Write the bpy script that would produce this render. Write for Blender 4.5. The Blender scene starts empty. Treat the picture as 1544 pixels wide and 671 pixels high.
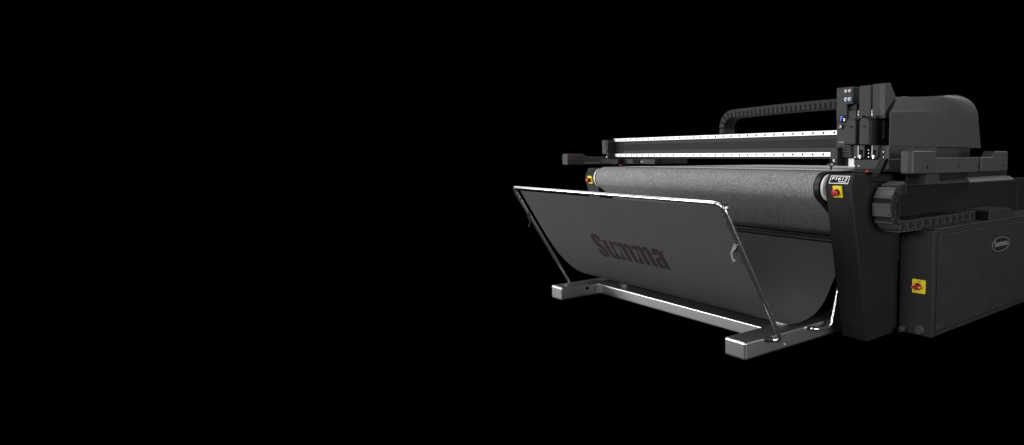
import bpy, bmesh, math, random
from mathutils import Vector, Matrix
random.seed(4)
S = bpy.context.scene
COL = S.collection
PI = math.pi

# ------------------------------------------------------------------ camera
FOC, PX, PY, YAW, PITCH, CAMH = 951.988, 1138.82, 335.5, -0.789924, -0.1029164, 1.0
fw = Vector((math.sin(YAW)*math.cos(PITCH), math.cos(YAW)*math.cos(PITCH), math.sin(PITCH)))
rt = Vector((math.cos(YAW), -math.sin(YAW), 0))
up = rt.cross(fw)
EYE = Vector((0, 0, CAMH))
cd = bpy.data.cameras.new("camera"); cam = bpy.data.objects.new("camera", cd); COL.objects.link(cam)
cam.matrix_world = Matrix(((rt.x, up.x, -fw.x, 0), (rt.y, up.y, -fw.y, 0), (rt.z, up.z, -fw.z, CAMH), (0, 0, 0, 1)))
cd.sensor_fit = 'HORIZONTAL'; cd.sensor_width = 36
cd.lens = FOC/1544*36; cd.shift_x = (772-PX)/1544
cd.clip_start = .05; cd.clip_end = 500
S.camera = cam

# survey helpers: where the sight line through a photo point meets a known plane of the machine
def ray(x, y): return rt*((x-PX)/FOC) - up*((y-PY)/FOC) + fw
def at_y(x, y, Y): r = ray(x, y); return EYE + r*(Y/r.y)
def at_x(x, y, X): r = ray(x, y); return EYE + r*(X/r.x)
def at_z(x, y, Z): r = ray(x, y); return EYE + r*((Z-CAMH)/r.z)

# ------------------------------------------------------------------ materials
def material(name, color, rough=.5, metal=0., spec=.5, coat=0., bump=0., bscale=200., vary=0., vscale=8., rvar=0., aniso=None):
    m = bpy.data.materials.new(name); m.use_nodes = True
    nt = m.node_tree; N = nt.nodes; L = nt.links
    b = N["Principled BSDF"]
    b.inputs["Base Color"].default_value = (*color, 1)
    b.inputs["Roughness"].default_value = rough
    b.inputs["Metallic"].default_value = metal
    b.inputs["Specular IOR Level"].default_value = spec
    b.inputs["Coat Weight"].default_value = coat
    tc = N.new("ShaderNodeTexCoord")
    def noise(scale, detail=3.):
        t = N.new("ShaderNodeTexNoise"); t.inputs["Scale"].default_value = scale; t.inputs["Detail"].default_value = detail
        if aniso:
            mp = N.new("ShaderNodeMapping"); mp.inputs["Scale"].default_value = aniso
            L.new(tc.outputs["Object"], mp.inputs["Vector"]); L.new(mp.outputs[0], t.inputs["Vector"])
        else: L.new(tc.outputs["Object"], t.inputs["Vector"])
        return t
    if vary:
        t = noise(vscale, 4.)
        r = N.new("ShaderNodeMapRange"); r.inputs[1].default_value = .3; r.inputs[2].default_value = .7
        r.inputs[3].default_value = 1-vary; r.inputs[4].default_value = 1+vary
        L.new(t.outputs["Fac"], r.inputs[0])
        mx = N.new("ShaderNodeVectorMath"); mx.operation = 'SCALE'; mx.inputs[0].default_value = color
        L.new(r.outputs[0], mx.inputs["Scale"]); L.new(mx.outputs[0], b.inputs["Base Color"])
    if rvar:
        t = noise(vscale*2.3, 5.)
        r = N.new("ShaderNodeMapRange"); r.inputs[1].default_value = .3; r.inputs[2].default_value = .7
        r.inputs[3].default_value = rough-rvar; r.inputs[4].default_value = rough+rvar
        L.new(t.outputs["Fac"], r.inputs[0]); L.new(r.outputs[0], b.inputs["Roughness"])
    if bump:
        t = noise(bscale, 2.); bp = N.new("ShaderNodeBump"); bp.inputs["Strength"].default_value = bump; bp.inputs["Distance"].default_value = .002
        L.new(t.outputs["Fac"], bp.inputs["Height"]); L.new(bp.outputs[0], b.inputs["Normal"])
    return m
M = {}
M['black'] = material("black_powder_coat", (.014, .014, .014), .5, spec=.25, vary=.12, bump=.12, bscale=420, rvar=.05)
M['tower'] = material("satin_black_sheet_metal", (.010, .010, .010), .5, spec=.12, vary=.06, bump=.06, bscale=420, rvar=.03)
M['cab'] = material("charcoal_cabinet_paint", (.017, .017, .017), .5, spec=.25, vary=.06, bump=.08, bscale=420, rvar=.04)
M['cover'] = material("dark_grey_moulding", (.033, .033, .033), .52, spec=.28, vary=.03, bump=.1, bscale=500, rvar=.04)
M['head'] = material("head_grey_moulding", (.028, .028, .029), .55, spec=.2, vary=.05, bump=.1, bscale=500)
M['headdark'] = material("head_black_plastic", (.007, .007, .007), .45, spec=.3, vary=.1)
M['void']     = material("matt_black_recess", (.003, .003, .003), .8, spec=.15)
M['plastic']  = material('chain_black_plastic', (.017, .017, .017), .5, spec=.25)
M['foot'] = material("brushed_grey_steel", (.66, .66, .66), .31, metal=.98)
M['chrome'] = material("chrome", (.64, .64, .64), .2, metal=.94)
M['steel'] = material("bright_steel", (.42, .42, .42), .3, metal=.7)
M['rail']     = material("rail_reflection_white", (.95, .95, .95), .3, vary=.03, vscale=3)  # white base colour stands in for reflections on polished steel
M['beam'] = material("beam_grey_anodised", (.028, .028, .028), .5, spec=.12, vary=.06, vscale=3)
M['beamdark'] = material("beam_dark_channel", (.010, .010, .010), .55, spec=.12, vary=.06, vscale=3)
M['cloth'] = material("charcoal_trough_cloth", (.063, .0575, .0595), .9, spec=.1, vary=.04, vscale=4, bump=.15, bscale=900)
M['print']    = material("dark_print_on_cloth", (.023, .019, .020), .9, spec=.1)
M['white'] = material("white_disc", (.62, .62, .62), .35)
M['ink']      = material("white_ink", (.75, .75, .75), .6)
M['greyink']  = material("grey_ink", (.10, .10, .10), .5)
M['yellow']   = material("yellow_plate", (.75, .58, .02), .45, vary=.05, vscale=60)
M['red']      = material("red_button", (.42, .012, .016), .4)
M['redpl'] = material("red_plastic", (.14, .008, .008), .4)
M['blue'] = material("blue_enamel", (.02, .11, .55), .4)
M['orange']   = material("copper_contact", (.45, .12, .03), .4)
M['table'] = material("bed_top_lightened", (.60, .60, .60), .8, vary=.06, vscale=30)  # base colour raised in place of top light on the bed
M['slim'] = material("slim_chain_plastic", (.011, .011, .011), .5, spec=.15)
M['plate']    = material('chain_plate_grey', (.075, .075, .075), .45, spec=.35)
M['capping'] = material('pale_grey_capping', (.07, .07, .07), .5, spec=.3)
M['fitting']  = material('dull_fitting_metal', (.16, .16, .16), .35, metal=.6)
M['gland'] = material("gland_plastic", (.045, .045, .045), .4)
M['hook'] = material('zinc_hook', (.085, .085, .085), .4, metal=.3)
M['floor']    = material("black_floor", (0, 0, 0), 1., spec=0.)

def belt_material():
    m = bpy.data.materials.new("grey_felt_belt"); m.use_nodes = True
    nt = m.node_tree; N = nt.nodes; L = nt.links; b = N["Principled BSDF"]
    b.inputs["Roughness"].default_value = .85; b.inputs["Specular IOR Level"].default_value = .2
    tc = N.new("ShaderNodeTexCoord")
    def noise(scale, vec, detail):
        mp = N.new("ShaderNodeMapping"); mp.inputs["Scale"].default_value = vec
        t = N.new("ShaderNodeTexNoise"); t.inputs["Scale"].default_value = scale; t.inputs["Detail"].default_value = detail
        L.new(tc.outputs["Object"], mp.inputs["Vector"]); L.new(mp.outputs[0], t.inputs["Vector"]); return t
    a = noise(250, (1, 1, 1), 1.); c = noise(130, (1, .55, .55), 1.5); d = noise(12, (1, 1, 1), 2.)
    ad = N.new("ShaderNodeMath"); ad.operation = 'ADD'; L.new(a.outputs["Fac"], ad.inputs[0]); L.new(c.outputs["Fac"], ad.inputs[1])
    ad2 = N.new("ShaderNodeMath"); ad2.operation = 'MULTIPLY_ADD'; ad2.inputs[1].default_value = .15
    L.new(d.outputs["Fac"], ad2.inputs[0]); L.new(ad.outputs[0], ad2.inputs[2])
    r = N.new("ShaderNodeValToRGB"); e = r.color_ramp.elements
    e[0].position = .30; e[0].color = (.122, .122, .122, 1); e[1].position = .72; e[1].color = (.242, .242, .242, 1)
    k = N.new("ShaderNodeMapRange"); k.inputs[1].default_value = .68; k.inputs[2].default_value = 1.48
    L.new(ad2.outputs[0], k.inputs[0]); L.new(k.outputs[0], r.inputs[0]); L.new(r.outputs[0], b.inputs["Base Color"])
    bp = N.new("ShaderNodeBump"); bp.inputs["Strength"].default_value = .25; bp.inputs["Distance"].default_value = .002
    L.new(a.outputs["Fac"], bp.inputs["Height"]); L.new(bp.outputs[0], b.inputs["Normal"])
    return m
M['belt'] = belt_material()

# ------------------------------------------------------------------ mesh builder
ORG = {}
class MB:
    def __init__(s): s.v = []; s.f = []; s.sm = []
    def add(s, vs, fs, smooth=False):
        o = len(s.v); s.v += [Vector(v) for v in vs]
        for f in fs: s.f.append([i+o for i in f]); s.sm.append(smooth)
        return s
    def box(s, x0, x1, y0, y1, z0, z1):
        x0, x1 = min(x0, x1), max(x0, x1); y0, y1 = min(y0, y1), max(y0, y1); z0, z1 = min(z0, z1), max(z0, z1)
        return s.add([(x0,y0,z0),(x1,y0,z0),(x1,y1,z0),(x0,y1,z0),(x0,y0,z1),(x1,y0,z1),(x1,y1,z1),(x0,y1,z1)],
              [(0,3,2,1),(4,5,6,7),(0,1,5,4),(1,2,6,5),(2,3,7,6),(3,0,4,7)])
    def obox(s, c, ax, ay, az):      # oriented box: centre and three half-axis vectors
        c, ax, ay, az = map(Vector, (c, ax, ay, az))
        vs = [c + ax*i + ay*j + az*k for k in (-1, 1) for (i, j) in ((-1,-1),(1,-1),(1,1),(-1,1))]
        return s.add(vs, [(0,3,2,1),(4,5,6,7),(0,1,5,4),(1,2,6,5),(2,3,7,6),(3,0,4,7)])
    def prism(s, prof, axis, a0, a1, smooth=False):
        a0, a1 = min(a0, a1), max(a0, a1)
        def P(p, a): return (a, p[0], p[1]) if axis == 'x' else ((p[0], a, p[1]) if axis == 'y' else (p[0], p[1], a))
        n = len(prof); vs = [P(p, a0) for p in prof] + [P(p, a1) for p in prof]
        s.add(vs, [(i, (i+1) % n, (i+1) % n+n, i+n) for i in range(n)], smooth)
        o = len(s.v)-2*n
        s.f.append([o+i for i in range(n)][::-1]); s.f.append([o+n+i for i in range(n)]); s.sm += [False, False]
        return s
    def tube(s, path, r, n=16, cap=True):
        path = [Vector(p) for p in path]; rings = []
        t0 = (path[1]-path[0]).normalized()
        u = t0.cross(Vector((0, 0, 1)));  u = u if u.length > .1 else t0.cross(Vector((1, 0, 0)))
        u.normalize(); vs = []
        for i, p in enumerate(path):
            t = (path[min(i+1, len(path)-1)] - path[max(i-1, 0)]).normalized()
            u = (u - t*u.dot(t)).normalized(); w = t.cross(u)
            rr = r[i] if isinstance(r, (list, tuple)) else r
            vs += [p + (u*math.cos(2*PI*k/n) + w*math.sin(2*PI*k/n))*rr for k in range(n)]
        fs = [(i*n+k, i*n+(k+1) % n, (i+1)*n+(k+1) % n, (i+1)*n+k) for i in range(len(path)-1) for k in range(n)]
        s.add(vs, fs, True)
        if cap:
            o = len(s.v)-len(vs)
            s.f.append([o+k for k in range(n)][::-1]); s.f.append([o+len(vs)-n+k for k in range(n)]); s.sm += [False, False]
        return s
    def cyl(s, a, b, r, n=24): return s.tube([a, b], r, n)
    def build(s, name, mat, parent=None, bevel=0., seg=2):
        me = bpy.data.meshes.new(name)
        o = Vector(ORG.get(parent.name, (0, 0, 0))) if parent else Vector((0, 0, 0))
        me.from_pydata([tuple(v-o) for v in s.v], [], s.f)
        bm = bmesh.new(); bm.from_mesh(me); bmesh.ops.recalc_face_normals(bm, faces=bm.faces); bm.to_mesh(me); bm.free()
        for p, q in zip(me.polygons, s.sm): p.use_smooth = q
        me.materials.append(M[mat] if isinstance(mat, str) else mat)
        ob = bpy.data.objects.new(name, me); COL.objects.link(ob)
        if parent: ob.parent = parent; ORG[ob.name] = tuple(o)
        if bevel:
            b = ob.modifiers.new("bevel", 'BEVEL'); b.width = bevel; b.segments = seg; b.limit_method = 'ANGLE'; b.angle_limit = math.radians(40)
            b.harden_normals = True
            for p in me.polygons: p.use_smooth = True
            try: me.set_sharp_from_angle(angle=math.radians(45))
            except Exception: pass
        return ob

def thing(name, label, cat, loc, group=None):
    o = bpy.data.objects.new(name, None); COL.objects.link(o); o.location = loc; o.empty_display_size = .1
    o['label'] = label; o['category'] = cat
    if group: o['group'] = group
    ORG[o.name] = tuple(loc)
    return o
def rrect(x0, x1, z0, z1, r, n=6):
    pts = []
    for cx, cz, a0 in ((x1-r, z1-r, 0), (x0+r, z1-r, 90), (x0+r, z0+r, 180), (x1-r, z0+r, 270)):
        for k in range(n+1):
            a = math.radians(a0+90*k/n); pts.append((cx+r*math.cos(a), cz+r*math.sin(a)))
    return pts
def fillet(path, r, n=8):            # round the corners of a polyline
    path = [Vector(p) for p in path]; out = [path[0]]
    for i in range(1, len(path)-1):
        a, b, c = path[i-1], path[i], path[i+1]
        d0 = (a-b).normalized(); d1 = (c-b).normalized()
        rr = min(r, (a-b).length*.48, (c-b).length*.48)
        for k in range(n+1):
            t = k/n; out.append((b+d0*rr)*(1-t)**2 + b*2*t*(1-t) + (b+d1*rr)*t*t)
    out.append(path[-1]); return out
def fillet2(path, r, n=8): return [(p.y, p.z) for p in fillet([(0, a, b) for a, b in path], r, n)]

def text_mesh(body, mat, parent, name, place, width, height, bold=0., depth=.0012, shear=0.):
    """lettering: flat font outline squeezed to width x height, then carried by place(u, v, w)"""
    if body == "Summa": cu = logo_curve(body)
    else:
        cu = bpy.data.curves.new(name, 'FONT'); cu.body = body; cu.size = 1; cu.offset = bold; cu.shear = shear
        cu.extrude = 0; cu.resolution_u = 6
    tmp = bpy.data.objects.new("lettering_source", cu); COL.objects.link(tmp)
    dg = bpy.context.evaluated_depsgraph_get(); me = bpy.data.meshes.new_from_object(tmp.evaluated_get(dg))
    bpy.data.objects.remove(tmp); bpy.data.curves.remove(cu)
    bm = bmesh.new(); bm.from_mesh(me)
    g = bmesh.ops.extrude_face_region(bm, geom=bm.faces[:])
    topv = {v for v in g['geom'] if isinstance(v, bmesh.types.BMVert)}
    xs = [v.co.x for v in bm.verts]; ys = [v.co.y for v in bm.verts]
    x0, x1, y0, y1 = min(xs), max(xs), min(ys), max(ys)
    o = Vector(ORG[parent.name])
    for v in bm.verts:
        v.co = Vector(place((v.co.x-x0)/(x1-x0)*width, (v.co.y-y0)/(y1-y0)*height, depth if v in topv else 0.)) - o
    bmesh.ops.recalc_face_normals(bm, faces=bm.faces)
    for f in bm.faces: f.smooth = False
    bm.to_mesh(me); bm.free(); me.name = name; me.materials.clear(); me.materials.append(M[mat])
    ob = bpy.data.objects.new(name, me); COL.objects.link(ob); ob.parent = parent; ORG[ob.name] = tuple(o)
    return ob

GLYPH = {   # heavy condensed letters as outlines; a third value of 1 keeps a corner sharp
 'S': (17, [[(16,.90,1),(9.6,.90,1),(9.6,1.0),(8.9,1.09),(7.8,1.09),(7.1,1.02),(7.2,.93),(8.4,.85),(12,.73),(15.4,.59),(16.8,.43),(16.7,.22),(15,.06),(12,-.015),(8,-.03),(4,0),(1.2,.11),(0,.28),(0,.41,1),(6.6,.41,1),(6.6,.27),(7.4,.18),(8.6,.17),(9.6,.23),(9.6,.33),(8.4,.42),(5,.53),(1.8,.66),(.4,.80),(.2,.98),(1.2,1.16),(4,1.27),(8,1.3),(12.5,1.27),(15,1.15),(16,1.02)]]),
 'm': (26.8, [[(0,0,1),(0,1,1),(6.2,1,1),(6.3,.91,1),(8.2,.99),(11.2,1.03),(14.4,1.01),(16.2,.91,1),(18.2,.99),(21,1.03),(24.6,1.01),(26.7,.90),(26.8,.72),(26.8,0,1),(20.3,0,1),(20.3,.68),(20.0,.79),(18.5,.83),(17.0,.79),(16.7,.68),(16.7,0,1),(10.2,0,1),(10.2,.68),(9.9,.79),(8.4,.83),(6.9,.79),(6.6,.68),(6.6,0,1)]]),
 'u': (17.2, [[(17.2,1,1),(17.2,0,1),(10.7,0,1),(10.8,.09,1),(8.8,.01),(6,-.03),(2.6,-.01),(.3,.10),(0,.28),(0,1,1),(6.6,1,1),(6.6,.31),(7.0,.21),(8.6,.17),(10.2,.21),(10.6,.31),(10.6,1,1)]]),
 'a': (16.8, [[(16.9,0,1),(10.6,0,1),(10.1,.09,1),(8.2,0),(5.2,-.03),(2,.01),(.2,.13),(0,.32),(1.6,.48),(5.2,.56),(8.8,.60),(9.7,.68),(9.4,.78),(8.4,.82),(7.4,.79),(7,.68,1),(.5,.68,1),(.8,.84),(3,.97),(8,1.03),(13,.99),(15.9,.88),(16.3,.70),(16.3,.14),(16.9,.02)],
        [(9.7,.47,1),(7.5,.42),(6.8,.35),(6.8,.23),(7.5,.16),(8.8,.17),(9.7,.25)]]),
}
def smooth_outline(p, rounds=2):
    p = [(q[0], q[1], q[2] if len(q) > 2 else 0) for q in p]
    for _ in range(rounds):
        o = []; n = len(p)
        for i in range(n):
            a, b, c = p[i-1], p[i], p[(i+1) % n]
            if b[2]: o.append(b)
            else:
                o.append((b[0]*.75+a[0]*.25, b[1]*.75+a[1]*.25, 0)); o.append((b[0]*.75+c[0]*.25, b[1]*.75+c[1]*.25, 0))
        p = o
    return [(a, b) for a, b, _ in p]
def logo_curve(body):
    cu = bpy.data.curves.new("lettering", 'CURVE'); cu.dimensions = '2D'; cu.fill_mode = 'BOTH'; x = 0.
    for ch in body:
        w, loops = GLYPH[ch]
        for lp in loops:
            pts = smooth_outline(lp); sp = cu.splines.new('POLY'); sp.points.add(len(pts)-1); sp.use_cyclic_u = True
            for q, (a, b) in zip(sp.points, pts): q.co = (x+a, b*20, 0, 1)
        x += w+1.6
    return cu

# ================================================================== the setting
fl = MB().add([(-60,-60,0),(60,-60,0),(60,60,0),(-60,60,0)], [(0,1,2,3)]).build('floor', 'floor'); fl['kind'] = 'structure'

# ================================================================== FLATBED CUTTER (table, towers, cabinet, belt)
cut = thing('flatbed_cutter', 'large black cutting table with grey felt conveyor belt, two leaning front towers and side cabinet', 'cutting machine', (-3.1, 3.3, 0))
TW = [(2.781, .004), (2.616, .850), (2.648, .915), (2.755, .915), (2.775, .868), (3.072, .862), (3.072, .004)]
towers = []
for x0, x1 in ((-2.116, -1.945), (-4.592, -4.425)):
    t = MB().prism(TW, 'x', x0, x1).build('tower', 'tower', cut, .006, 3)
    towers.append(t)
# emergency stops on the leaning front of each tower
def lean(x, z, out=0.):              # point on the tower's leaning front
    k = (z-.004)/(.85-.004); y = 2.781 + (2.616-2.781)*k
    n = Vector((0, -.846, -.165)).normalized()
    return Vector((x, y, z)) + n*out
def emergency(xc, zc):
    m = MB(); w, h = .0285, .0310
    d = Vector((0, -.165, .846)).normalized(); n = Vector((0, -.846, -.165)).normalized()
    m.obox(lean(xc, zc, .005), (w, 0, 0), d*h, n*.005)
    p = m.build('emergency_stop', 'yellow', cut, .002)
    c = lean(xc, zc)
    MB().cyl(c+n*.0102, c+n*.020, .0165).build('button_collar', 'headdark', p, .002)
    MB().tube([c+n*.0202, c+n*.025, c+n*.027, c+n*.036, c+n*.041, c+n*.043], [.011, .012, .0165, .0178, .0145, .008], 28).build('push_button', 'red', p)
emergency(-2.030, .823); emergency(-4.508, .823)
# badge on the right tower's top bevel
bd = Vector((0, .032, .065)).normalized(); bn = Vector((0, -.065, .032)).normalized(); bc = Vector((-2.031, 2.632, .8825))
def badge_pt(u, v, w=0.): return bc + Vector((1, 0, 0))*u + bd*v + bn*w
m = MB(); m.obox(badge_pt(0, 0, .001), (.062, 0, 0), bd*.0225, bn*.001); badge = m.build('badge', 'void', cut)
m = MB()
for (u, v, a, b) in ((0, .0208, .062, .0017), (0, -.0208, .062, .0017), (-.0603, 0, .0017, .0190), (.0603, 0, .0017, .0190)):
    m.obox(badge_pt(u, v, .0027), (a, 0, 0), bd*b, bn*.0006)
m.build('badge_border', 'ink', badge)
text_mesh("F1612", 'ink', badge, 'lettering', lambda u, v, w: badge_pt(-.051+u, -.003+v, .0021+w), .101, .0185, .012, shear=.12)
text_mesh("SUMMA", 'ink', badge, 'lettering', lambda u, v, w: badge_pt(-.004+u, -.0155+v, .0021+w), .054, .0075, .01)

# belt: flat bed, rounded nose, slanted fall, return
def belt_profile(off=0.):
    c = Vector((2.672, .837)); R = .088+off; pts = [(4.55, .925+off), (3.6, .925+off), (2.9, .925+off)]
    for k in range(0, 25):
        a = math.radians(90 + 129*k/24); pts.append((c.x+R*math.cos(a), c.y+R*math.sin(a)))
    d = Vector((.78, -.63)).normalized(); e = pts[-1]
    L = (e[1]-.556)/(-d.y)
    for k in range(1, 7): pts.append((e[0]+d.x*L*k/6, e[1]+d.y*L*k/6))
    e = pts[-1]
    for k in range(1, 7): a = k/6*1.1; pts.append((e[0]+.03*math.sin(a)+.0*k, e[1]-.02*(1-math.cos(a))))
    pts.append((4.4, pts[-1][1]-.004))
    return pts
def sheet(prof, x0, x1, thick, nx=1):
    m = MB(); n = len(prof); vs = []
    q = []
    for i, p in enumerate(prof):
        a = Vector(prof[max(i-1, 0)]); b = Vector(prof[min(i+1, n-1)]); t = (b-a).normalized(); nn = Vector((-t.y, t.x))
        q.append((p[0]+nn.x*thick, p[1]+nn.y*thick))
    for pr in (prof, q):
        for x in (x0, x1): vs += [(x, a, b) for a, b in pr]
    fs = []
    for i in range(n-1):
        fs += [(i, i+1, n+i+1, n+i), (2*n+i, 3*n+i, 3*n+i+1, 2*n+i+1), (i, 2*n+i, 2*n+i+1, i+1), (n+i, n+i+1, 3*n+i+1, 3*n+i)]
    fs += [(0, n, 3*n, 2*n), (n-1, 3*n-1, 4*n-1, 2*n-1)]
    return m.add(vs, fs, True)
BX0, BX1 = -4.372, -2.172
def sharp(o, a=50):
    o.data.set_sharp_from_angle(angle=math.radians(a)); return o
sharp(sheet(belt_profile(), BX0, BX1, .004).build('conveyor_belt', 'belt', cut))
for x0, x1 in ((-2.1715, -2.137), (-4.394, -4.3725)):
    sharp(sheet(belt_profile(-.003), x0, x1, .004).build('belt_edge_band', 'headdark', cut))
for x0, x1, r in ((-2.136, -2.119, .074), (-4.423, -4.396, .080)):
    MB().cyl((x0, 2.672, .837), (x1, 2.672, .837), r, 48).build('roller_end_disc', 'white', cut, .006, 3)
MB().box(BX0+.05, BX1-.05, 2.70, 4.5, .84, .915).build('bed_frame', 'black', cut)
MB().box(BX0+.02, BX1-.02, 3.25, 3.27, .926, .9275).build('bed_seam', 'beamdark', cut)
m = MB()
for k in range(58):
    x = -4.30+k*.037; m.box(x, x+.026, 3.43, 3.47, .9255, .9272)
m.build('vacuum_slots', 'beamdark', cut)
MB().box(BX0, BX1, 2.735, 2.757, .9255, .9275).build('belt_seam', 'beamdark', cut)
MB().box(BX0, BX1, 2.76, 4.4, .9255, .9270).build('lightened_bed_top', 'table', cut)  # sheet over the belt's flat top, its light put into the pale colour
# cross bars below the belt and the rear edge of the catch cloth
MB().box(-4.42, -2.12, 2.905, 2.95, .515, .538).build('cross_bar', 'black', cut, .003)
MB().box(-4.42, -2.12, 2.96, 3.00, .43, .50).build('cross_bar', 'void', cut, .003)
# side beam on the right and its mirror on the left
MB().box(-2.10, -1.950, 3.076, 4.66, .40, .838).build('side_beam', 'tower', cut, .008, 3)
MB().prism([(-1.954, .8385), (-1.954, .841), (-1.985, .864), (-2.049, .866), (-2.049, .8385)], 'y', 3.10, 4.60).build('side_beam_top', 'capping', cut, .002)
m = MB().box(-2.16, -2.05, 2.79, 4.70, .845, .905)
m.build('side_rail', 'black', cut, .003)
for z in (.876, .891):
    MB().box(-2.0495, -2.046, 3.15, 4.6, z-.004, z+.004).build('rail_groove', 'void', cut)
MB().box(-2.10, -1.951, 4.662, 4.95, .40, .845).build('rear_cover', 'tower', cut, .006)
MB().box(-4.60, -4.42, 3.076, 4.66, .40, .86).build('side_beam', 'black', cut, .008)
for y in (3.20, 4.60):
    MB().cyl((-1.951, y, .775 if y < 4 else .77), (-1.9475, y, .775 if y < 4 else .77), .009, 16).build('screw', 'void', cut)
# cabinet
CX0, CX1, CY0, CY1, CZ0, CZ1 = -1.943, -1.735, 3.086, 4.75, .006, .600
cab = MB().box(CX0, CX1, CY0, CY1, CZ0, CZ1).build('cabinet', 'cab', cut, .004)
MB().box(CX0, CX1+.001, CY0+.03, CY1, CZ1+.0005, CZ1+.010).build('cabinet_lid', 'cab', cab, .003)
MB().box(CX1+.0005, CX1+.006, CY0+.040, CY1-.04, .350, .575).build('cabinet_panel', 'cab', cab, .0018)
MB().box(CX1+.0005, CX1+.006, CY0+.040, CY1-.04, .036, .348).build('cabinet_panel', 'cab', cab, .0018)
MB().box(CX1+.0005, CX1+.002, CY0+.034, CY1-.03, .5755, .579).build('panel_gap', 'void', cab)
MB().box(CX1+.0005, CX1+.002, CY0+.034, CY1-.03, .031, .0355).build('panel_gap', 'void', cab)
for (y, z) in ((CY0+.058, .556), (CY0+.058, .056), (3.66, .559), (3.60, .054), (4.2, .559)):
    MB().cyl((CX1+.006, y, z), (CX1+.009, y, z), .0075, 14).build('panel_screw', 'cover', cab)
for (y, z) in ((3.135, .589), (3.31, .590), (3.135, .018), (3.36, .018)):
    MB().cyl((CX1, y, z), (CX1+.0022, y, z), .005, 12).build('cabinet_screw', 'void', cab)
# oval emblem with the maker's name
e0 = at_x(1508.5, 368, CX1+.006)
ya = at_x(1495.5, 371, CX1+.006).y; yb = at_x(1521.5, 365, CX1+.006).y
ec = Vector((CX1+.006, (ya+yb)/2, e0.z)); ry = (yb-ya)/2; rz = .046
em = MB().prism([(ec.y+ry*.93*math.cos(2*PI*k/64), ec.z+rz*.93*math.sin(2*PI*k/64)) for k in range(64)], 'x', CX1+.0061, CX1+.0075).build('oval_emblem', 'tower', cab)
m = MB(); vs = []; n = 64
for (q, x) in ((.93, 0), (1.0, 0), (1.0, .003), (.93, .003)):
    vs += [(CX1+.0062+x, ec.y+ry*q*math.cos(2*PI*k/n), ec.z+rz*q*math.sin(2*PI*k/n)) for k in range(n)]
m.add(vs, [(j*n+k, j*n+(k+1) % n, ((j+1) % 4)*n+(k+1) % n, ((j+1) % 4)*n+k) for j in range(4) for k in range(n)])
M['emblem'] = material("emblem_grey", (.13, .13, .13), .4)
m.build('emblem_rim', 'emblem', cab)
text_mesh("Summa", 'emblem', cab, 'lettering', lambda u, v, w: (CX1+.0078+w, ec.y-ry*.74+u, ec.z-.0125+v), ry*1.50, .034, .05, shear=.1)
# main switch on the cabinet's front
sw0 = at_y(1376.5, 420.5, CY0); sw1 = at_y(1395.5, 443, CY0); sc = (sw0+sw1)/2
hw, hh = (sw1.x-sw0.x)/2, .0385
m = MB(); m.prism(rrect(sc.x-hw, sc.x+hw, sc.z-hh, sc.z+hh, .004), 'y', CY0-.006, CY0-.0005)
swp = m.build('main_switch', 'yellow', cut)
kc = Vector((sc.x-.002, CY0-.006, sc.z+.001))
MB().cyl(kc, kc+Vector((0, -.012, 0)), .020, 28).build('switch_dial', 'redpl', swp, .002)
MB().obox(kc+Vector((-.004, -.019, -.003)), Vector((.029, 0, .003)), (0, .007, 0), (-.001, 0, .0075)).build('switch_handle', 'red', swp, .003)
MB().cyl(kc+Vector((-.027, -.0265, -.004)), kc+Vector((-.027, -.0275, -.004)), .004, 12).build('padlock_hole', 'steel', swp)
MB().box(kc.x+.016, kc.x+.026, kc.y-.0275, kc.y-.0262, kc.z-.006, kc.z+.003).build('switch_pointer', 'yellow', swp)
text_mesh("I ON", 'void', swp, 'lettering', lambda u, v, w: (sc.x-.006+u, CY0-.0062-w, sc.z+.026+v), .018, .007, .02)
text_mesh("O", 'void', swp, 'lettering', lambda u, v, w: (sc.x-.030+u, CY0-.0062-w, sc.z+.012+v), .007, .008, .02)
text_mesh("OFF", 'void', swp, 'lettering', lambda u, v, w: (sc.x-.029+u, CY0-.0062-w, sc.z-.028+v), .013, .007, .02)
# cable glands at the cabinet's foot
g0 = at_y(1363, 495, CY0); g1 = at_y(1388, 497, CY0)
def hexcyl(m, c, r, y0, y1, n=6):
    return m.prism([(c.x+r*math.cos(2*PI*(k+.5)/n), c.z+r*math.sin(2*PI*(k+.5)/n)) for k in range(n)], 'y', y0, y1, n > 8)
m = MB(); hexcyl(m, g0, .022, CY0-.014, CY0-.0005); hexcyl(m, g0, .017, CY0-.034, CY0-.0145, 24); hexcyl(m, g0, .014, CY0-.05, CY0-.0345, 24)
gl = m.build('cable_gland', 'gland', cut, .0015)
MB().cyl((g0.x, CY0-.056, g0.z), (g0.x, CY0-.0505, g0.z), .009, 20).build('cable_stub', 'void', gl)
m = MB(); hexcyl(m, g1, .030, CY0-.010, CY0-.0005); hexcyl(m, g1, .023, CY0-.022, CY0-.0105, 28)
m.build('cable_gland', 'gland', cut, .0015)
# chain bracket on the cabinet
bx = -1.752
m = MB().prism([(3.790, .611), (3.790, .671), (4.085, .671), (4.160, .611)], 'x', bx-.165, bx)
m.build('chain_bracket', 'cab', cut, .004)
MB().box(bx-.15, bx-.012, 3.7865, 3.7895, .616, .662).build('bracket_mouth', 'void', cut)

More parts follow.
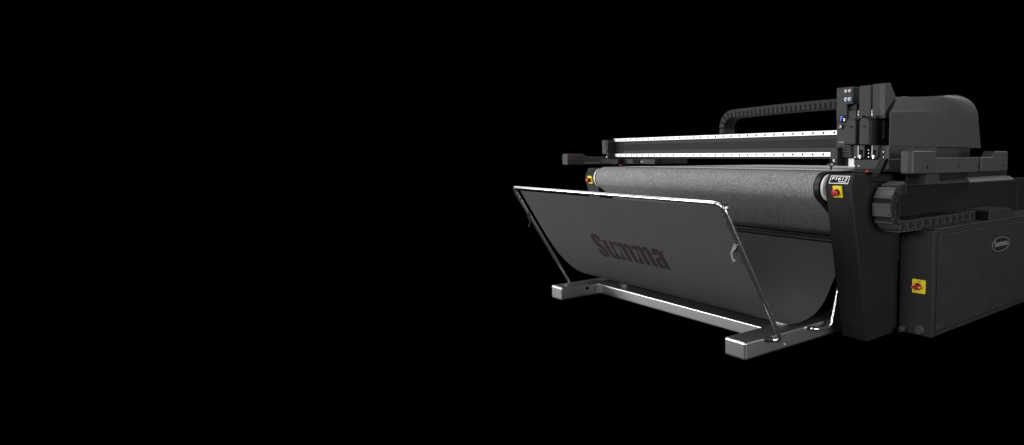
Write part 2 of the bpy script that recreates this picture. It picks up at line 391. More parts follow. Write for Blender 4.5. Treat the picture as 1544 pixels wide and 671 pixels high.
# ================================================================== GANTRY
gan = thing('gantry', 'dark gantry beam with two bright white rails spanning above the felt belt', 'gantry', (-3.4, 3.1, .93))
BY = 3.074; GX0, GX1 = -4.86, -1.95
bz = lambda y: at_y(1240, y, BY).z
MB().box(GX0, GX1, BY+.004, BY+.16, .990, 1.160).build('beam', 'beam', gan, .003)
MB().box(GX0, GX1, BY-.002, BY+.0035, .9905, 1.0005).build('beam_lip', 'beamdark', gan)
MB().box(GX0+.06, GX1, BY-.004, BY+.0035, 1.063, 1.1105).build('beam_channel', 'beamdark', gan, .002)
for x in (GX0+.075, ):
    for z in (1.045, 1.123): MB().box(x-.05, x-.01, BY-.006, BY+.003, z-.006, z+.006).build('belt_clamp', 'black', gan, .002)
    MB().box(x+.035, x+.043, BY+.001, BY+.0035, 1.035, 1.139).build('beam_joint', 'void', gan)
for z0, z1 in ((1.1365, 1.1625), (1.0045, 1.0305)):
    r = MB().box(GX0+.003, GX1, BY-.014, BY+.0035, z0, z1).build('linear_rail', 'rail', gan, .002)
    for k in range(35):
        x = -4.843 + k*.084
        if x < GX1: MB().cyl((x, BY-.0145, (z0+z1)/2), (x, BY-.0143, (z0+z1)/2), .0078, 12).build('screw_hole', 'void', r)
# end cover of the beam
MB().prism(rrect(-4.935, -4.872, 1.026, 1.150, .012), 'y', 2.985, 3.10).build('end_cover', 'cover', gan, .008, 3)
MB().box(-4.8715, -4.845, 2.99, 3.16, .985, 1.150).build('end_plate', 'black', gan, .002)
MB().cyl((-4.862, 2.9895, 1.055), (-4.862, 2.981, 1.055), .009, 14).build('end_bolt', 'cover', gan)
MB().cyl((-4.858, 2.989, 1.003), (-4.858, 2.982, 1.003), .006, 12).build('sensor', 'white', gan)
# left carriage cover: hump with a lower arm, mirror of the right one
def carriage(x0, x1, yf, hump, mid, rear, yb, zb, zh, zm, mat, bev):
    prof = [(yf, zb), (yf, zh-.012), (yf+.012, zh), (hump, zh), (hump+.04, zm), (mid, zm), (rear, zh), (yb-.02, zh), (yb, zh-.02), (yb, zb)]
    return MB().prism(prof, 'x', x0, x1).build('carriage_cover', mat, gan, bev, 4)
lf = 2.75; lx = at_y(855.3, 245, lf).x
zt = at_y(866, 231.5, lf).z
carriage(at_y(847.6, 245, lf).x, lx, lf, at_x(879, 232, lx).y, 3.75, 3.80, 4.1, .932, zt, at_x(900, 236, lx).z, 'cover', .014)
y0 = at_x(881, 247, lx).y; y1 = at_x(905, 244, lx).y
z0 = .5*(at_x(881, 247, lx).z+at_x(905, 244, lx).z)
m = MB()
for k in range(8):
    a = y0+(y1-y0)*k/8; m.box(lx+.0005, lx+.004, a, a+(y1-y0)/8*.6, z0-.006, z0+.006)
m.build('vent_slots', 'steel', gan)
pl = at_x(860.5, 238, lx); MB().cyl((lx+.0005, pl.y, pl.z), (lx+.004, pl.y, pl.z), .010, 16).build('red_lamp', 'redpl', gan)
# bracket joining left carriage and beam
b0 = at_y(906, 238, 2.96); b1 = at_y(932, 251, 2.96)
lb = MB().box(b0.x, b1.x, 2.96, 3.06, .945, .986).build('bracket_plate', 'tower', gan, .003)
for i in range(2):
    for j in range(2):
        c = Vector((b0.x+.045+.022*i, 2.9595, .957+.018*j)); MB().cyl(c, c+Vector((0, -.0008, 0)), .0045, 12).build('bolt_hole', 'void', lb)
MB().prism([(-4.80, .940), (-4.70, .940), (-4.635, .986), (-4.80, .986)], 'y', 2.985, 3.0).build('gusset', 'tower', gan, .001)
MB().obox((-4.690, 2.983, .962), Vector((.038, 0, .024)), (0, .0015, 0), Vector((-.003, 0, .004))).build('gusset_edge', 'cover', gan)
MB().box(-4.66, -4.20, 3.02, 3.10, .945, .984).build('motor_housing', 'black', gan, .004)
MB().box(-4.50, -4.40, 3.012, 3.0195, .950, .982).build('cable_opening', 'void', gan)
MB().box(-4.395, -4.348, 3.015, 3.0195, .958, .970).build('rating_label', 'greyink', gan)
MB().box(-4.69, -4.655, 3.0, 3.04, .931, .940).build('red_sensor', 'redpl', gan, .001)

# right carriage cover: plan outline with shallow chamfered humps
cx = -1.72
yA = at_x(1375.5, 262, cx).y; yH = at_x(1413, 262, cx).y; yM = at_x(1479, 260, cx).y; yR = at_x(1500, 258, cx).y; yE = at_x(1519.5, 256, cx).y
zB = .914; zH = at_x(1378, 227, cx).z; zM = at_x(1440, 237.5, cx-.02).z; zR = at_x(1510, 228, cx).z
def humpbox(name, y0, y1, zlo, zhi, xo, ch, xi, rnd):
    plan = [(xi, y0), (xo-ch, y0), (xo, y0+ch*1.0), (xo, y1-.02), (xo-.01, y1), (xi, y1)]
    return MB().prism(plan, 'z', zlo, zhi).build(name, 'cover', gan, rnd, 4)
humpbox('carriage_cover', yA-.012, yH, zB, zH, cx, .018, -1.785, .010)
MB().box(-1.80, cx-.012, yH+.0005, yM-.001, zB, zM).build('carriage_middle', 'cover', gan, .004)
MB().prism([(yM, zB), (yM, zM+.004), (yR-.03, zM+.004), (yR, zR), (yE-.012, zR), (yE, zR-.012), (yE, zB)], 'x', -1.80, cx).build('carriage_cover', 'cover', gan, .010, 4)
for (x, y) in ((1398.5, 252), (1445, 250.5), (1475.5, 250), (1513, 249)):
    p = at_x(x, y, cx-.012 if 1413 < x < 1479 else cx); o = p.x
    MB().cyl((o-.002, p.y, p.z), (o+.0012, p.y, p.z), .0095, 18).build('screw_hole', 'void', gan)
MB().box(-2.15, -1.8005, 3.10, 3.80, .9145, .975).build('carriage_shelf', 'cover', gan, .003)
p = at_y(1397.5, 262, 3.16)
MB().box(p.x-.14, p.x, 3.16, 3.30, .850, .9135).build('carriage_base', 'cover', gan, .003)
MB().box(-2.04, -1.90, 3.302, 3.95, .872, .9135).build('carriage_base', 'black', gan, .003)

# dome cover over the drive
def dome_ring(x, yf, zb, zc, yc, zt0, ya, zt1, yb, zs, ybb):
    p = [(yf, zb), (yf, (zb+zc)/2), (yf, zc), (yc, zt0)]
    for k in range(1, 5): p.append((yc+(ya-yc)*k/4, zt0+(zt1-zt0)*k/4))
    for k in range(1, 13):
        a = k/12*PI/2; p.append((ya+(yb-ya)*math.sin(a)**.9, zs+(zt1-zs)*max(0, math.cos(a))**.9))
    p += [((yb+ybb)/2, (zs+1.062)/2), (ybb, 1.062)]
    return [(x, a, b) for a, b in p]
def pxring(x, f, c, t0, a, b, s):
    F = at_x(*f, x); Cc = at_x(*c, x); T = at_x(*t0, x); A = at_x(*a, x); B = at_x(*b, x); Sx = at_x(*s, x)
    return [F.y, F.z, Cc.z, T.y, T.z, A.y, A.z, Sx.y, Sx.z, B.y]
R0 = pxring(-1.898, (1341, 222), (1341.5, 172), (1344, 169.5), (1397, 168.5), (1414, 222), (1412, 186))
R1 = pxring(-1.914, (1340, 222), (1341.5, 168), (1353.5, 146.3), (1408, 145.5), (1443, 222), (1440, 185))
R2 = pxring(-2.080, (1310, 222), (1310, 168), (1322, 145), (1430, 143.6), (1469.5, 222), (1465.5, 182))
R3 = list(R2)
R0[1] = R1[1] = R2[1] = R3[1] = 1.062
for r in (R2, R3): r[0] = R1[0]+.15; r[3] = R1[3]+.15; r[2] = R1[2]; r[4] = R1[4]+.004
rings = [(-1.8945, R0), (-1.8990, R0), (-1.9005, [a*.94+b*.06 for a, b in zip(R0, R1)])]
for k in range(1, 4): t = k/4; rings.append((-1.9005-.0135*t, [a*(1-(.06+.94*t))+b*(.06+.94*t) for a, b in zip(R0, R1)]))
rings.append((-1.914, R1))
for k in range(1, 9):
    a = k/8*PI/2; rings.append((-1.914-.166*(1-math.cos(a)), [p+(q-p)*math.sin(a) for p, q in zip(R1, R2)]))
rings += [(-2.14, R3), (-2.2, R3)]
vs = []; fs = []
for x, r in rings: vs += dome_ring(x, *r)
n = len(vs)//len(rings)
for i in range(len(rings)-1):
    for k in range(n): fs.append((i*n+k, i*n+(k+1) % n, (i+1)*n+(k+1) % n, (i+1)*n+k))
m = MB().add(vs, fs, True); m.f += [list(range(n)), list(range((len(rings)-1)*n, len(rings)*n))]; m.sm += [False, False]
sharp(m.build('dome_cover', 'cover', gan), 26)
MB().box(-1.975, -1.899, R0[0], R0[9]-.01, .992, 1.0615).build('dome_skirt', 'cover', gan)
MB().box(-2.2, -1.955, R0[9]-.009, at_x(1463, 230, -1.955).y, zB+.05, 1.0615).build('dome_base', 'cover', gan, .004)
MB().box(-1.965, -1.892, R0[0]-.01, R0[9]-.02, .935, .9915).build('dome_foot', 'cover', gan, .003)
for (xa, xb) in ((1366, 1380), (1392, 1407)):
    p = at_x(xa, 145.6, -2.0); q = at_x(xb, 145.6, -2.0)
    MB().box(-2.08, -2.0, p.y, q.y, p.z-.02, p.z+.001).build('top_fastener', 'steel', gan)

# ================================================================== TOOL HEAD
hd = thing('tool_head', 'grey cutting tool head with stacked modules, blue buttons and blade at right end of gantry', 'tool head', (-2.1, 2.95, .93))
def pbox(name, x0, y0, x1, y1, Y, dep, mat, bev=.004, parent=None, r=None, seg=3):
    a = at_y(x0, y0, Y); b = at_y(x1, y1, Y)
    if r: m = MB().prism(rrect(a.x, b.x, min(a.z, b.z), max(a.z, b.z), r), 'y', Y, Y+dep)
    else: m = MB().box(a.x, b.x, Y, Y+dep, a.z, b.z)
    return m.build(name, mat, parent or hd, bev, seg)
pbox('back_plate', 1262, 150, 1336, 238, 3.0, .055, 'headdark', .003)
pbox('column_cover', 1261, 132.5, 1277, 181, 2.915, .12, 'head', .008)
pbox('column_cover', 1277.3, 132, 1289.5, 157, 2.925, .10, 'head', .004)
bp_ = pbox('button_panel', 1274, 131.5, 1286, 156.5, 2.893, .031, 'head', .003)
def stud(x, y, Y, r, L, mat, name, parent=None, n=18):
    c = at_y(x, y, Y); return MB().cyl(c, c+Vector((0, -L, 0)), r, n).build(name, mat, parent or hd)
for x in (1276.4, 1282.0):
    stud(x, 137.5 if x < 1280 else 137, 2.893, .0082, .008, 'white', 'air_fitting', bp_)
    stud(x-.8, 137.5 if x < 1280 else 137, 2.8848, .0042, .003, 'orange', 'fitting_core', bp_)
    stud(x, 150 if x < 1280 else 149.6, 2.893, .0102, .008, 'white', 'push_button', bp_)
    stud(x-.5, 150 if x < 1280 else 149.6, 2.8848, .0058, .004, 'blue', 'button_cap', bp_)
pbox('cable_block', 1278, 158, 1292, 168, 2.945, .05, 'headdark', .002)
for y in (160, 163, 166): pbox('cable_rib', 1278, y, 1291, y+1.2, 2.938, .006, 'plastic', .001)
pbox('upper_column', 1265.5, 167.5, 1277, 182.5, 2.895, .10, 'head', .004)
pbox('upper_column', 1277.3, 167.5, 1291, 182, 2.905, .09, 'head', .004)
cp = pbox('control_plate', 1262.5, 182, 1276.5, 222, 2.905, .09, 'head', .003)
f = pbox('sign_plate', 1266, 174, 1274.6, 184.5, 2.892, .0025, 'void', .0008)
fa = at_y(1266.9, 182.6, 2.892); fb = at_y(1273.6, 174.8, 2.892)
text_mesh("F", 'blue', f, 'lettering', lambda u, v, w: (fa.x+u, 2.8917-w, fa.z+v), (fb.x-fa.x)*.72, fb.z-fa.z, .02)
pbox('sign_mark', 1271.8, 178.5, 1273.9, 182.5, 2.891, .0008, 'ink', 0, f)
kb = stud(1268.3, 191, 2.905, .0128, .012, 'cover', 'adjusting_knob', None, 24)
stud(1268.3, 191, 2.8928, .0085, .006, 'fitting', 'knob_centre', kb)
for i, x in enumerate((1266.8, 1269.1, 1271.2, 1273)): stud(x, 214.5, 2.905, .0035, .010, 'fitting', 'connector_pin', cp, 10)
pbox('connector_base', 1264.5, 216, 1274.5, 219, 2.898, .006, 'headdark', .001)
# three tall covers at the back, the last with a wedge side
for (x0, y0, x1, y1, Y, dep) in ((1295, 129.5, 1313, 177.5, 2.905, .13), (1315.5, 126.5, 1333.5, 179, 2.89, .024)):
    pbox('module_cover', x0, y0, x1, y1, Y, dep, 'head', .008)
a = at_y(1333.9, 126, 2.893); X = at_y(1340, 150, 2.93).x
xr = at_y(1334, 150, 2.893).x + .006
yz = lambda x, y: tuple(at_x(x, y, xr+.004)[1:])
prof = [yz(1334.5, 126.2), yz(1342.5, 124.8), yz(1351, 146), yz(1346, 178), yz(1334.5, 178)]
m = MB(); m.prism([(p[0], p[1]) for p in prof], 'x', xr-.03, xr+.004); m.build('wedge_cover', 'cover', hd, .002)
stud(1340, 139, prof[0][0]+.04, .004, .002, 'void', 'screw_hole')
MB().box(a.x-.1, xr-.031, 2.93, 2.97, 1.10, 1.28).build('module_back', 'headdark', hd, .002)
# front tool modules: rounded shoulders, dark flank
def module(x0, x1, ytop, ybot, Y, dep):
    a = at_y(x0, ybot, Y); b = at_y(x1, ytop, Y)
    X0, X1, Z0, Z1 = a.x, b.x, a.z, b.z
    s = .028; c = .022
    prof = [(Y, Z0), (Y, Z1-s), (Y+s*.35, Z1-s*.3), (Y+s, Z1), (Y+dep, Z1), (Y+dep, Z0)]
    plan = [(X0, Z0), (X0, Z1-c), (X0+.006, Z1-.006), (X0+c, Z1), (X1-c, Z1), (X1-.006, Z1-.006), (X1, Z1-c), (X1, Z0)]
    o = MB().prism(plan, 'y', Y, Y+dep).build('tool_module', 'head', hd, .007, 3)
    p = at_y((x0*.62+x1*.38), ytop+(ybot-ytop)*.33, Y)
    sl = MB().prism(rrect(p.x-.002, p.x+.024, p.z-.0042, p.z+.0042, .004), 'y', Y-.0012, Y-.0003).build('slot', 'void', o)
    MB().cyl((p.x+.001, Y-.0013, p.z-.001), (p.x+.018, Y-.0013, p.z-.001), .0010, 6).build('slot_edge', 'cover', o)
    return o
module(1275, 1290.5, 178, 218.3, 2.845, .09)
module(1295, 1310.5, 177, 218.6, 2.82, .105)
# darker flank of the right module
a = at_y(1310.8, 218.6, 2.825); b = at_y(1310.8, 181, 2.825)
Yb = at_x(1341.5, 200, a.x+.004).y
MB().prism([(2.830, a.z), (2.830, b.z+.002), (2.845, b.z+.012), (Yb-.02, b.z+.004), (Yb, b.z-.002), (Yb, a.z)], 'x', a.x+.0005, a.x+.006).build('module_flank', 'headdark', hd, .003)
for (x, y) in ((1301, 165), (1321, 167)):
    pass
for (x, y0, y1, Y) in ((1294.6, 166.5, 177, 2.86), (1315, 165.5, 177, 2.86)):
    t = at_y(x, y0, Y); u = at_y(x, y1, Y); MB().cyl((t.x, Y, u.z-.01), (t.x, Y, t.z), .0042, 14).build('guide_pin', 'steel', hd)
    pbox('pin_block', x-2.5, 174.5, x+5.5, 178.2, Y-.01, .03, 'headdark', .002)
# bellows
for k in range(5):
    y = 219.4+k*3.7
    pbox('bellows_fold', 1269.5+(k % 2)*.3, y, 1283.2, y+2.7, 2.872, .06, 'head', .003)
pbox('bellows_core', 1270.5, 219, 1292, 238, 2.886, .05, 'headdark', .002)
# spindles and steel fittings below the modules
for (x0, x1, Y) in ((1293, 1303, 2.86), (1314, 1323, 2.855)):
    pbox('spindle_post', x0, 219.2, x0+1.7, 238, Y, .02, 'fitting', .001); pbox('spindle_post', x1-1.5, 219.2, x1, 237, Y, .02, 'cover', .001)
    pbox('spindle_barrel', x0+2.2, 219.2, x1-2, 226.5, Y+.004, .03, 'cover', .003)
    pbox('spindle_window', x0+2.2, 226.8, x1-2, 233.5, Y+.006, .03, 'void', .002)
    c = at_y((x0+x1)/2, 236, Y+.01)
    MB().cyl(c+Vector((0, 0, -.012)), c+Vector((0, 0, .008)), .012, 20).build('collet', 'chrome', hd, .002)
pbox('spindle_plate', 1324.5, 219.2, 1333, 233, 2.885, .03, 'headdark', .002)
pbox('clamp_plate', 1326, 225, 1331.2, 236, 2.878, .006, 'cover', .001)
for (x, y) in ((1333.5, 237), (1333.5, 229), (1311, 226), (1311, 231), (1311, 236.5), (1290.5, 237)): stud(x, y, 2.865, .0034, .010, 'steel', 'screw', None, 10)
# knife foot at the left
fx = pbox('knife_housing', 1251.3, 222.5, 1262.5, 249.5, 2.845, .075, 'head', .007)
pbox('knife_back', 1263, 224, 1280, 250.5, 2.905, .05, 'headdark', .004)
pbox('knife_sleeve', 1252, 239.5, 1254, 251, 2.84, .02, 'void', .002)
pbox('sensor_block', 1255.3, 240, 1258.8, 244.5, 2.836, .008, 'fitting', .001)
c = at_y(1252.3, 248, 2.83)
MB().cyl(c+Vector((-.020, 0, .001)), c+Vector((.010, 0, 0)), .0052, 14).build('clamp_screw', 'cover', hd, .001)
MB().cyl(c+Vector((.010, 0, 0)), c+Vector((.018, 0, -.001)), .0062, 14).build('clamp_nut', 'steel', hd, .001)
t = at_y(1252.3, 257.2, 2.83)
MB().tube([c+Vector((0, .005, .02)), Vector((c.x, 2.835, t.z+.01)), Vector((c.x, 2.835, .9285))], [.0075, .0065, .002], 14).build('blade', 'headdark', hd)
# base plates and guard, with the laser's red glow as a coloured block
pbox('white_plate', 1279.3, 239, 1287.6, 251.5, 2.89, .006, 'white', .001)
wa = at_y(1288, 240.8, 2.86); wb = at_y(1328, 240.8, 2.86); wc = at_y(1320, 255.5, 2.86); wd = at_y(1288, 255, 2.86)
m = MB().prism([(wa.x, wa.z), (wb.x, wb.z), (wc.x, wc.z), (wd.x, wd.z)], 'y', 2.86, 2.868); m.build('guard_plate', 'head', hd, .002)
for (x, y) in ((1288.8, 250), (1295.2, 250)): stud(x, y, 2.86, .0034, .003, 'steel', 'screw', None, 10)
pbox('red_glow_block', 1303.5, 256, 1309.5, 260.3, 2.862, .02, 'redpl', .001)  # glow painted as plain red colour, nothing emits here
pbox('lower_plate', 1283, 255.6, 1302.5, 260.5, 2.866, .05, 'headdark', .001)
pbox('lower_plate', 1310, 256, 1319, 260, 2.866, .05, 'headdark', .001)
stud(1319, 258.7, 2.86, .004, .004, 'steel', 'screw', None, 10)
# side wall of the carriage that carries the head
p0 = at_y(1329, 239, 2.86); p1 = at_y(1338, 239, 2.86); p2 = at_y(1325, 268, 2.86); p3 = at_y(1313, 268, 2.86)
m = MB().prism([(p0.x, p0.z), (p1.x, p1.z), (p2.x, p2.z), (p3.x, p3.z)], 'y', 2.85, 2.87); m.build('carrier_arm', 'tower', hd, .002)

# ================================================================== CABLE CHAINS
def chain(name, label, path, pitch, build_link):
    t = thing(name, label, 'cable chain', path[0])
    pts = [Vector(p) for p in path]; d = [0.]
    for a, b in zip(pts, pts[1:]): d.append(d[-1]+(b-a).length)
    def at(s):
        for i in range(len(pts)-1):
            if s <= d[i+1]: return pts[i].lerp(pts[i+1], (s-d[i])/(d[i+1]-d[i]))
        return pts[-1]
    k = int(d[-1]//pitch)
    for i in range(k):
        a, b = at(i*pitch), at((i+1)*pitch); c = (a+b)/2; tt = (b-a).normalized()
        build_link(t, c, tt, i)
    return t
# chain lying on the cabinet and curling up to the carriage
cyc, czc, cr = 2.912, .735, .102; cxm, cwh = -1.8765, .056
path = [(cxm, 2.94, czc+cr)]
for k in range(0, 25): a = math.radians(90+180*k/24); path.append((cxm, cyc+cr*math.cos(a), czc+cr*math.sin(a)))
path.append((cxm, 3.785, czc-cr+.008))
def big_link(t, c, d, i):
    xa = Vector((1, 0, 0)); nn = xa.cross(d).normalized(); out = nn if nn.dot(c-Vector((cxm, cyc, czc))) > 0 else -nn
    m = MB(); P = .0785
    m.obox(c, xa*cwh, d*(P*.505), out*.0285); m.obox(c, xa*(cwh-.003), d*(P*.56), out*.022)
    ob = m.build('chain_link', 'plastic', t, .004, 2)
    m = MB(); m.obox(c+out*.0305, xa*(cwh*.97), d*(P*.44), out*.0014); m.obox(c+out*.0335-d*P*.32, xa*(cwh*.90), d*.0050, out*.0022)
    m.build('link_plate', 'plate', ob, .001)
    m = MB()
    m.obox(c+xa*(cwh+.0012)-d*P*.12, xa*.0012, d*.0065, out*.020)
    m.obox(c+xa*(cwh+.0012)+d*P*.22, xa*.0010, d*.012, out*.0045)
    m.build('link_rib', 'headdark', ob)
    for q in (-1, 1):
        cc = c+out*.0320+xa*(q*cwh*.82)+d*P*.30
        MB().cyl(cc, cc+out*.0012, .0042, 10).build('link_rivet', 'void', ob)
chain('cable_chain', 'wide black cable chain curling from cabinet lid up to the right carriage', path, .0785, big_link)
# slim chain along the gantry
kx, kz, kr = -3.385, 1.205, .108; cy = 3.165
path = [(-2.24, cy, kz+kr+.018), (-2.9, cy, kz+kr+.012)]
for k in range(0, 25): a = math.radians(90+150*k/24); path.append((kx+kr*math.cos(a), cy, kz+kr*math.sin(a)))
def slim_link(t, c, d, i):
    ya = Vector((0, 1, 0)); nn = ya.cross(d).normalized(); out = nn if nn.dot(c-Vector((kx, cy, kz-.05))) > 0 else -nn
    m = MB(); P = .041
    m.obox(c, ya*.052, d*(P*.47), out*.028)
    m.obox(c+d*P*.0, ya*.0505, d*(P*.54), out*.0265)
    ob = m.build('chain_link', 'slim', t, .003, 2)
    MB().obox(c+d*P*.36-ya*.0485-out*.009, ya*.0048, d*.0080, out*.0175).build('link_slot', 'void', ob)
chain('cable_chain', 'slim black cable chain looping along the top of gantry beam', path, .041, slim_link)

# ================================================================== CATCH BASKET
bas = thing('catch_basket', 'charcoal cloth catch basket on chrome tubes and steel feet before the machine', 'catch basket', (-3.17, 2.4, 0))
FEET = ((-2.327, -2.176), (-4.168, -4.026))
for x0, x1 in FEET:
    f = MB().box(x0, x1, 2.085, 3.05, .003, .096).build('foot', 'foot', bas, .012, 5)
    if x1 > -3:
        for (px_, py_) in ((1183, 506), (1210, 498), (1210, 511.5), (1230.5, 509)):
            p = at_x(px_, py_, x1); MB().cyl((x1-.001, p.y, p.z), (x1+.0006, p.y, p.z), .0035, 10).build('bolt_hole', 'void', f)
        p = at_x(1183, 519, x1); MB().cyl((x1, p.y, p.z), (x1+.003, p.y, p.z), .0045, 12).build('set_screw', 'white', f)
        p = at_x(1159, 531.5, x1); q = at_x(1163, 530.3, x1); MB().box(x1, x1+.0008, p.y, q.y+.01, p.z-.002, p.z+.002).build('slot', 'void', f)
    else:
        p = at_x(885.5, 434.5, x1); MB().cyl((x1-.001, p.y, p.z), (x1+.002, p.y, p.z), .013, 20).build('bolt', 'headdark', f)
        MB().box(x1, x1+.0008, 2.345, 2.350, .03, .07).build('slot', 'void', f)
MB().box(-4.0255, -2.3275, 2.395, 2.52, .006, .080).build('cross_rail', 'foot', bas, .009, 5)
MB().box(-4.0255, -2.3275, 2.68, 2.73, .012, .078).build('cross_rail', 'foot', bas, .006, 3)
p = at_z(1166, 480, .108); q = at_z(1183, 484.5, .108)
MB().box(p.x, q.x, q.y-.012, q.y+.03, .0805, .108).build('white_clip', 'white', bas, .002)
MB().box(-4.02, -3.85, 2.525, 2.60, .05, .082).build('rail_bracket', 'beamdark', bas, .002)
# bent chrome frame: right socket - up - along the top - down - left socket
XR, XL, XQ = -2.100, -4.250, -2.137
FY = lambda z: 1.873+(2.262-1.873)*(.79-z)/(.79-.095)      # the leaning plane of the front frame
pr = fillet([(-2.160, FY(.092)-.022, .084), (XR-.006, FY(.092)+.004, .084), (XR, FY(.15), .15), (XR, FY(.796), .796), (XL, FY(.796), .796), (XL, FY(.10), .10), (XL+.005, FY(.078), .066), (-4.185, FY(.078)-.015, .066)], .055, 8)
MB().tube(pr, .0112, 20).build('front_frame', 'chrome', bas)
MB().tube([(-2.1755, FY(.092)-.028, .0842), (-2.140, FY(.092)-.014, .084)], .0128, 16).build('tube_socket', 'black', bas, .002)
MB().tube([(-4.1685, FY(.078)-.02, .066), (-4.20, FY(.078)-.012, .066)], .0128, 16).build('tube_socket', 'black', bas, .002)
pr = fillet([(-2.162, 2.555, .079), (XQ-.002, 2.60, .072), (XQ, 2.702, .060), (XQ, 2.760, .26), (XQ, 2.86, .50)], .08, 10)
MB().tube(pr, .0095, 18).build('rear_upright', 'chrome', bas)
MB().tube([(XL+.06, 2.67, .05), (XL+.06, 2.75, .25), (XL+.06, 2.86, .50)], .0095, 18).build('rear_upright', 'chrome', bas)
MB().cyl((XL+.05, 2.905, .512), (XQ+.01, 2.905, .512), .013, 18).build('rear_bar', 'black', bas)
MB().tube([(-2.1755, 2.56, .0795), (-2.152, 2.592, .0765)], .0110, 16).build('tube_socket', 'black', bas, .002)
# cloth: U-shaped sling from the front rod to the rear rod
CP = [(1.870, .775), (1.905, .712), (1.965, .602), (2.048, .453), (2.122, .338), (2.185, .262), (2.262, .192), (2.345, .147), (2.420, .129), (2.500, .126), (2.590, .142), (2.650, .174), (2.705, .222), (2.777, .322), (2.842, .412), (2.902, .498)]
def spline(cp, n=6):
    out = []
    for i in range(len(cp)-1):
        p = [Vector(cp[max(0, min(len(cp)-1, i+j))]) for j in (-1, 0, 1, 2)]
        for k in range(n):
            t = k/n; out.append(.5*((2*p[1]) + (p[2]-p[0])*t + (2*p[0]-5*p[1]+4*p[2]-p[3])*t*t + (3*p[1]-p[0]-3*p[2]+p[3])*t**3))
    out.append(Vector(cp[-1])); return [(v.x, v.y) for v in out]
CPS = spline(CP)
CL, CR = -4.135, -2.172
cm = sheet(CPS, CL, CR, .0025)
for v in cm.v:                       # the front flap is cut wider on the right, out to the tube
    if v.x > -3 and v.y < 2.30:
        t = min(1., max(0., (v.z-.19)/.20)); t = t*t*(3-2*t); v.x = CR + (-2.112-CR)*t
cloth = sharp(cm.build('cloth', 'cloth', bas))
# hem sleeve round the rods
sl = [(1.853+.0185*math.cos(a), .793+.0185*math.sin(a)) for a in [math.radians(-75+10*k) for k in range(0, 1)]]
CUM = [0.]
for a, b in zip(CPS, CPS[1:]): CUM.append(CUM[-1]+math.hypot(b[0]-a[0], b[1]-a[1]))
def on_cloth(X, s, w=0.):            # s measured down the front of the cloth from its upper edge
    for i in range(len(CPS)-1):
        if s <= CUM[i+1]:
            t = (s-CUM[i])/(CUM[i+1]-CUM[i]); a, b = Vector(CPS[i]), Vector(CPS[i+1]); p = a.lerp(b, t); d = (b-a).normalized()
            n = Vector((-abs(d.y), -d.x))   # outward: to the front and down
            return Vector((X, p.x+n.x*w, p.y+n.y*w))
def find_s(x, y):                    # where a photo point lies on the cloth
    best = None
    for k in range(0, 700):
        s = k*.001; r = on_cloth(0, s); r2 = ray(x, y); X = r2.x*(r.y/r2.y); z = CAMH + r2.z*(r.y/r2.y)
        e = abs(z-r.z)
        if best is None or e < best[0]: best = (e, X, s)
    return best[1], best[2]
tx0, ts0 = find_s(887.4, 350.8); tx1, ts1 = find_s(916.3, 387.7); tx2, ts2 = find_s(1011.9, 405.8)
LW = tx2-min(tx0, tx1); LH = ts1-ts0
text_mesh("Summa", 'print', cloth, 'lettering', lambda u, v, w: on_cloth(min(tx0, tx1)+u, ts1-v, .0004+w), LW, LH, .04, .0004)
mx, ms = find_s(998.5, 379.5)
text_mesh("TM", 'print', cloth, 'lettering', lambda u, v, w: on_cloth(mx-.012+u, ms+.006-v, .0004+w), .026, .013, .01, .0004)
# hooks, snaps and the clamp lever
HK = [(-.002, .012), (-.034, -.042), (-.016, -.086), (.003, -.078), (.001, -.069), (-.010, -.067), (-.019, -.046), (-.010, -.031), (.006, -.020), (.010, -.008)]
def hook(X, sgn, z, mat='hook'):
    y = FY(z)-.012
    h = MB().prism([(X-.014*abs(sgn)*(1 if sgn < 0 else -1)+(-sgn)*p[0], z+p[1]) for p in HK], 'y', y-.004, y)
    h.cyl((X, FY(z), z-.004), (X+sgn*.022, FY(z)-.01, z-.004), .009, 14)
    return h.build('hook', mat, bas, .001)
hook(XR, -1, .600); hook(XL, 1, .600, 'void')
for z in (.745, .715, .615):
    c = Vector((XR-.010, FY(z)-.004, z)); MB().cyl(c, c+Vector((-.009, 0, 0)), .008, 14).build('snap', 'hook', bas, .002)
    c = Vector((XL+.010, FY(z)-.004, z)); MB().cyl(c, c+Vector((.009, 0, 0)), .008, 14).build('snap', 'headdark', bas, .002)
c = at_y(1093, 313.5, FY(.775))
MB().cyl(c, c+Vector((.030, 0, 0)), .0085, 18).build('clamp_bolt', 'chrome', bas)
MB().cyl(c+Vector((.0305, 0, 0)), c+Vector((.039, 0, 0)), .0125, 20).build('clamp_knob', 'cover', bas, .002)
e = at_y(1093.5, 306.5, FY(.775)+.02)
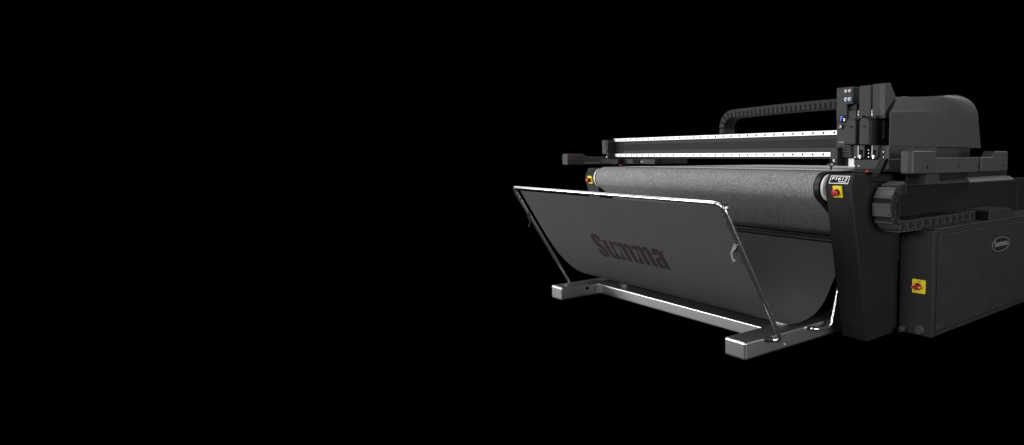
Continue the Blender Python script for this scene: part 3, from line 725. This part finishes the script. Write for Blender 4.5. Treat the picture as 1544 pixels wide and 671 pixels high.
MB().cyl(e, e+Vector((.014, 0, 0)), .0105, 18).build('clamp_knob', 'cover', bas, .002)
MB().tube([c+Vector((.012, .003, .004)), e+Vector((.006, 0, -.004))], .006, 10).build('clamp_link', 'black', bas)
dd = Vector((0, FY(.5)-FY(.6), -.1)).normalized(); c = Vector((XR, FY(.605), .605))
MB().cyl(c-dd*.003, c+dd*.003, .0122, 20).build('tube_joint', 'hook', bas)

# ================================================================== lamps
def area(name, loc, target, sx, sy, power, color=(1, 1, 1)):
    l = bpy.data.lights.new(name, 'AREA'); l.shape = 'RECTANGLE'; l.size = sx; l.size_y = sy; l.energy = power; l.color = color
    o = bpy.data.objects.new(name, l); COL.objects.link(o); o.location = loc
    o.rotation_euler = (Vector(target)-Vector(loc)).to_track_quat('-Z', 'Y').to_euler()
    return o
area('key_softbox', (-3.0, -5.2, 2.6), (-2.9, 2.6, .7), 2.4, 2.0, 300)
area('fill_softbox', (0.5, -1.6, 2.3), (-2.4, 2.7, .6), 1.6, 1.4, 95)
area('low_softbox', (-7.2, -1.6, .70), (-3.0, 2.2, .4), 3.4, 1.1, 210)
area('upper_softbox', (-5.6, -.4, 4.4), (-2.4, 2.6, .9), 1.8, 1.4, 105)
area('left_softbox', (-9.2, 1.4, 5.0), (-3.0, 2.2, .8), 1.6, 7.0, 100)
area('top_softbox', (-2.6, 1.6, 4.6), (-2.8, 2.8, .8), 3.2, 1.4, 30)
area('side_softbox', (3.4, 3.4, 1.15), (-1.9, 3.4, .8), 2.6, 1.9, 205)
area('rim_softbox', (-.4, 7.6, 4.6), (-2.0, 3.5, 1.1), 1.8, 1.0, 150)

w = bpy.data.worlds.new("World"); S.world = w; w.use_nodes = True
w.node_tree.nodes["Background"].inputs[0].default_value = (0, 0, 0, 1); w.node_tree.nodes["Background"].inputs[1].default_value = 0
S.view_settings.view_transform = 'Standard'; S.view_settings.look = 'None'; S.view_settings.exposure = 0; S.view_settings.gamma = 1
S.view_settings.use_curve_mapping = False
S.cycles.max_bounces = 6
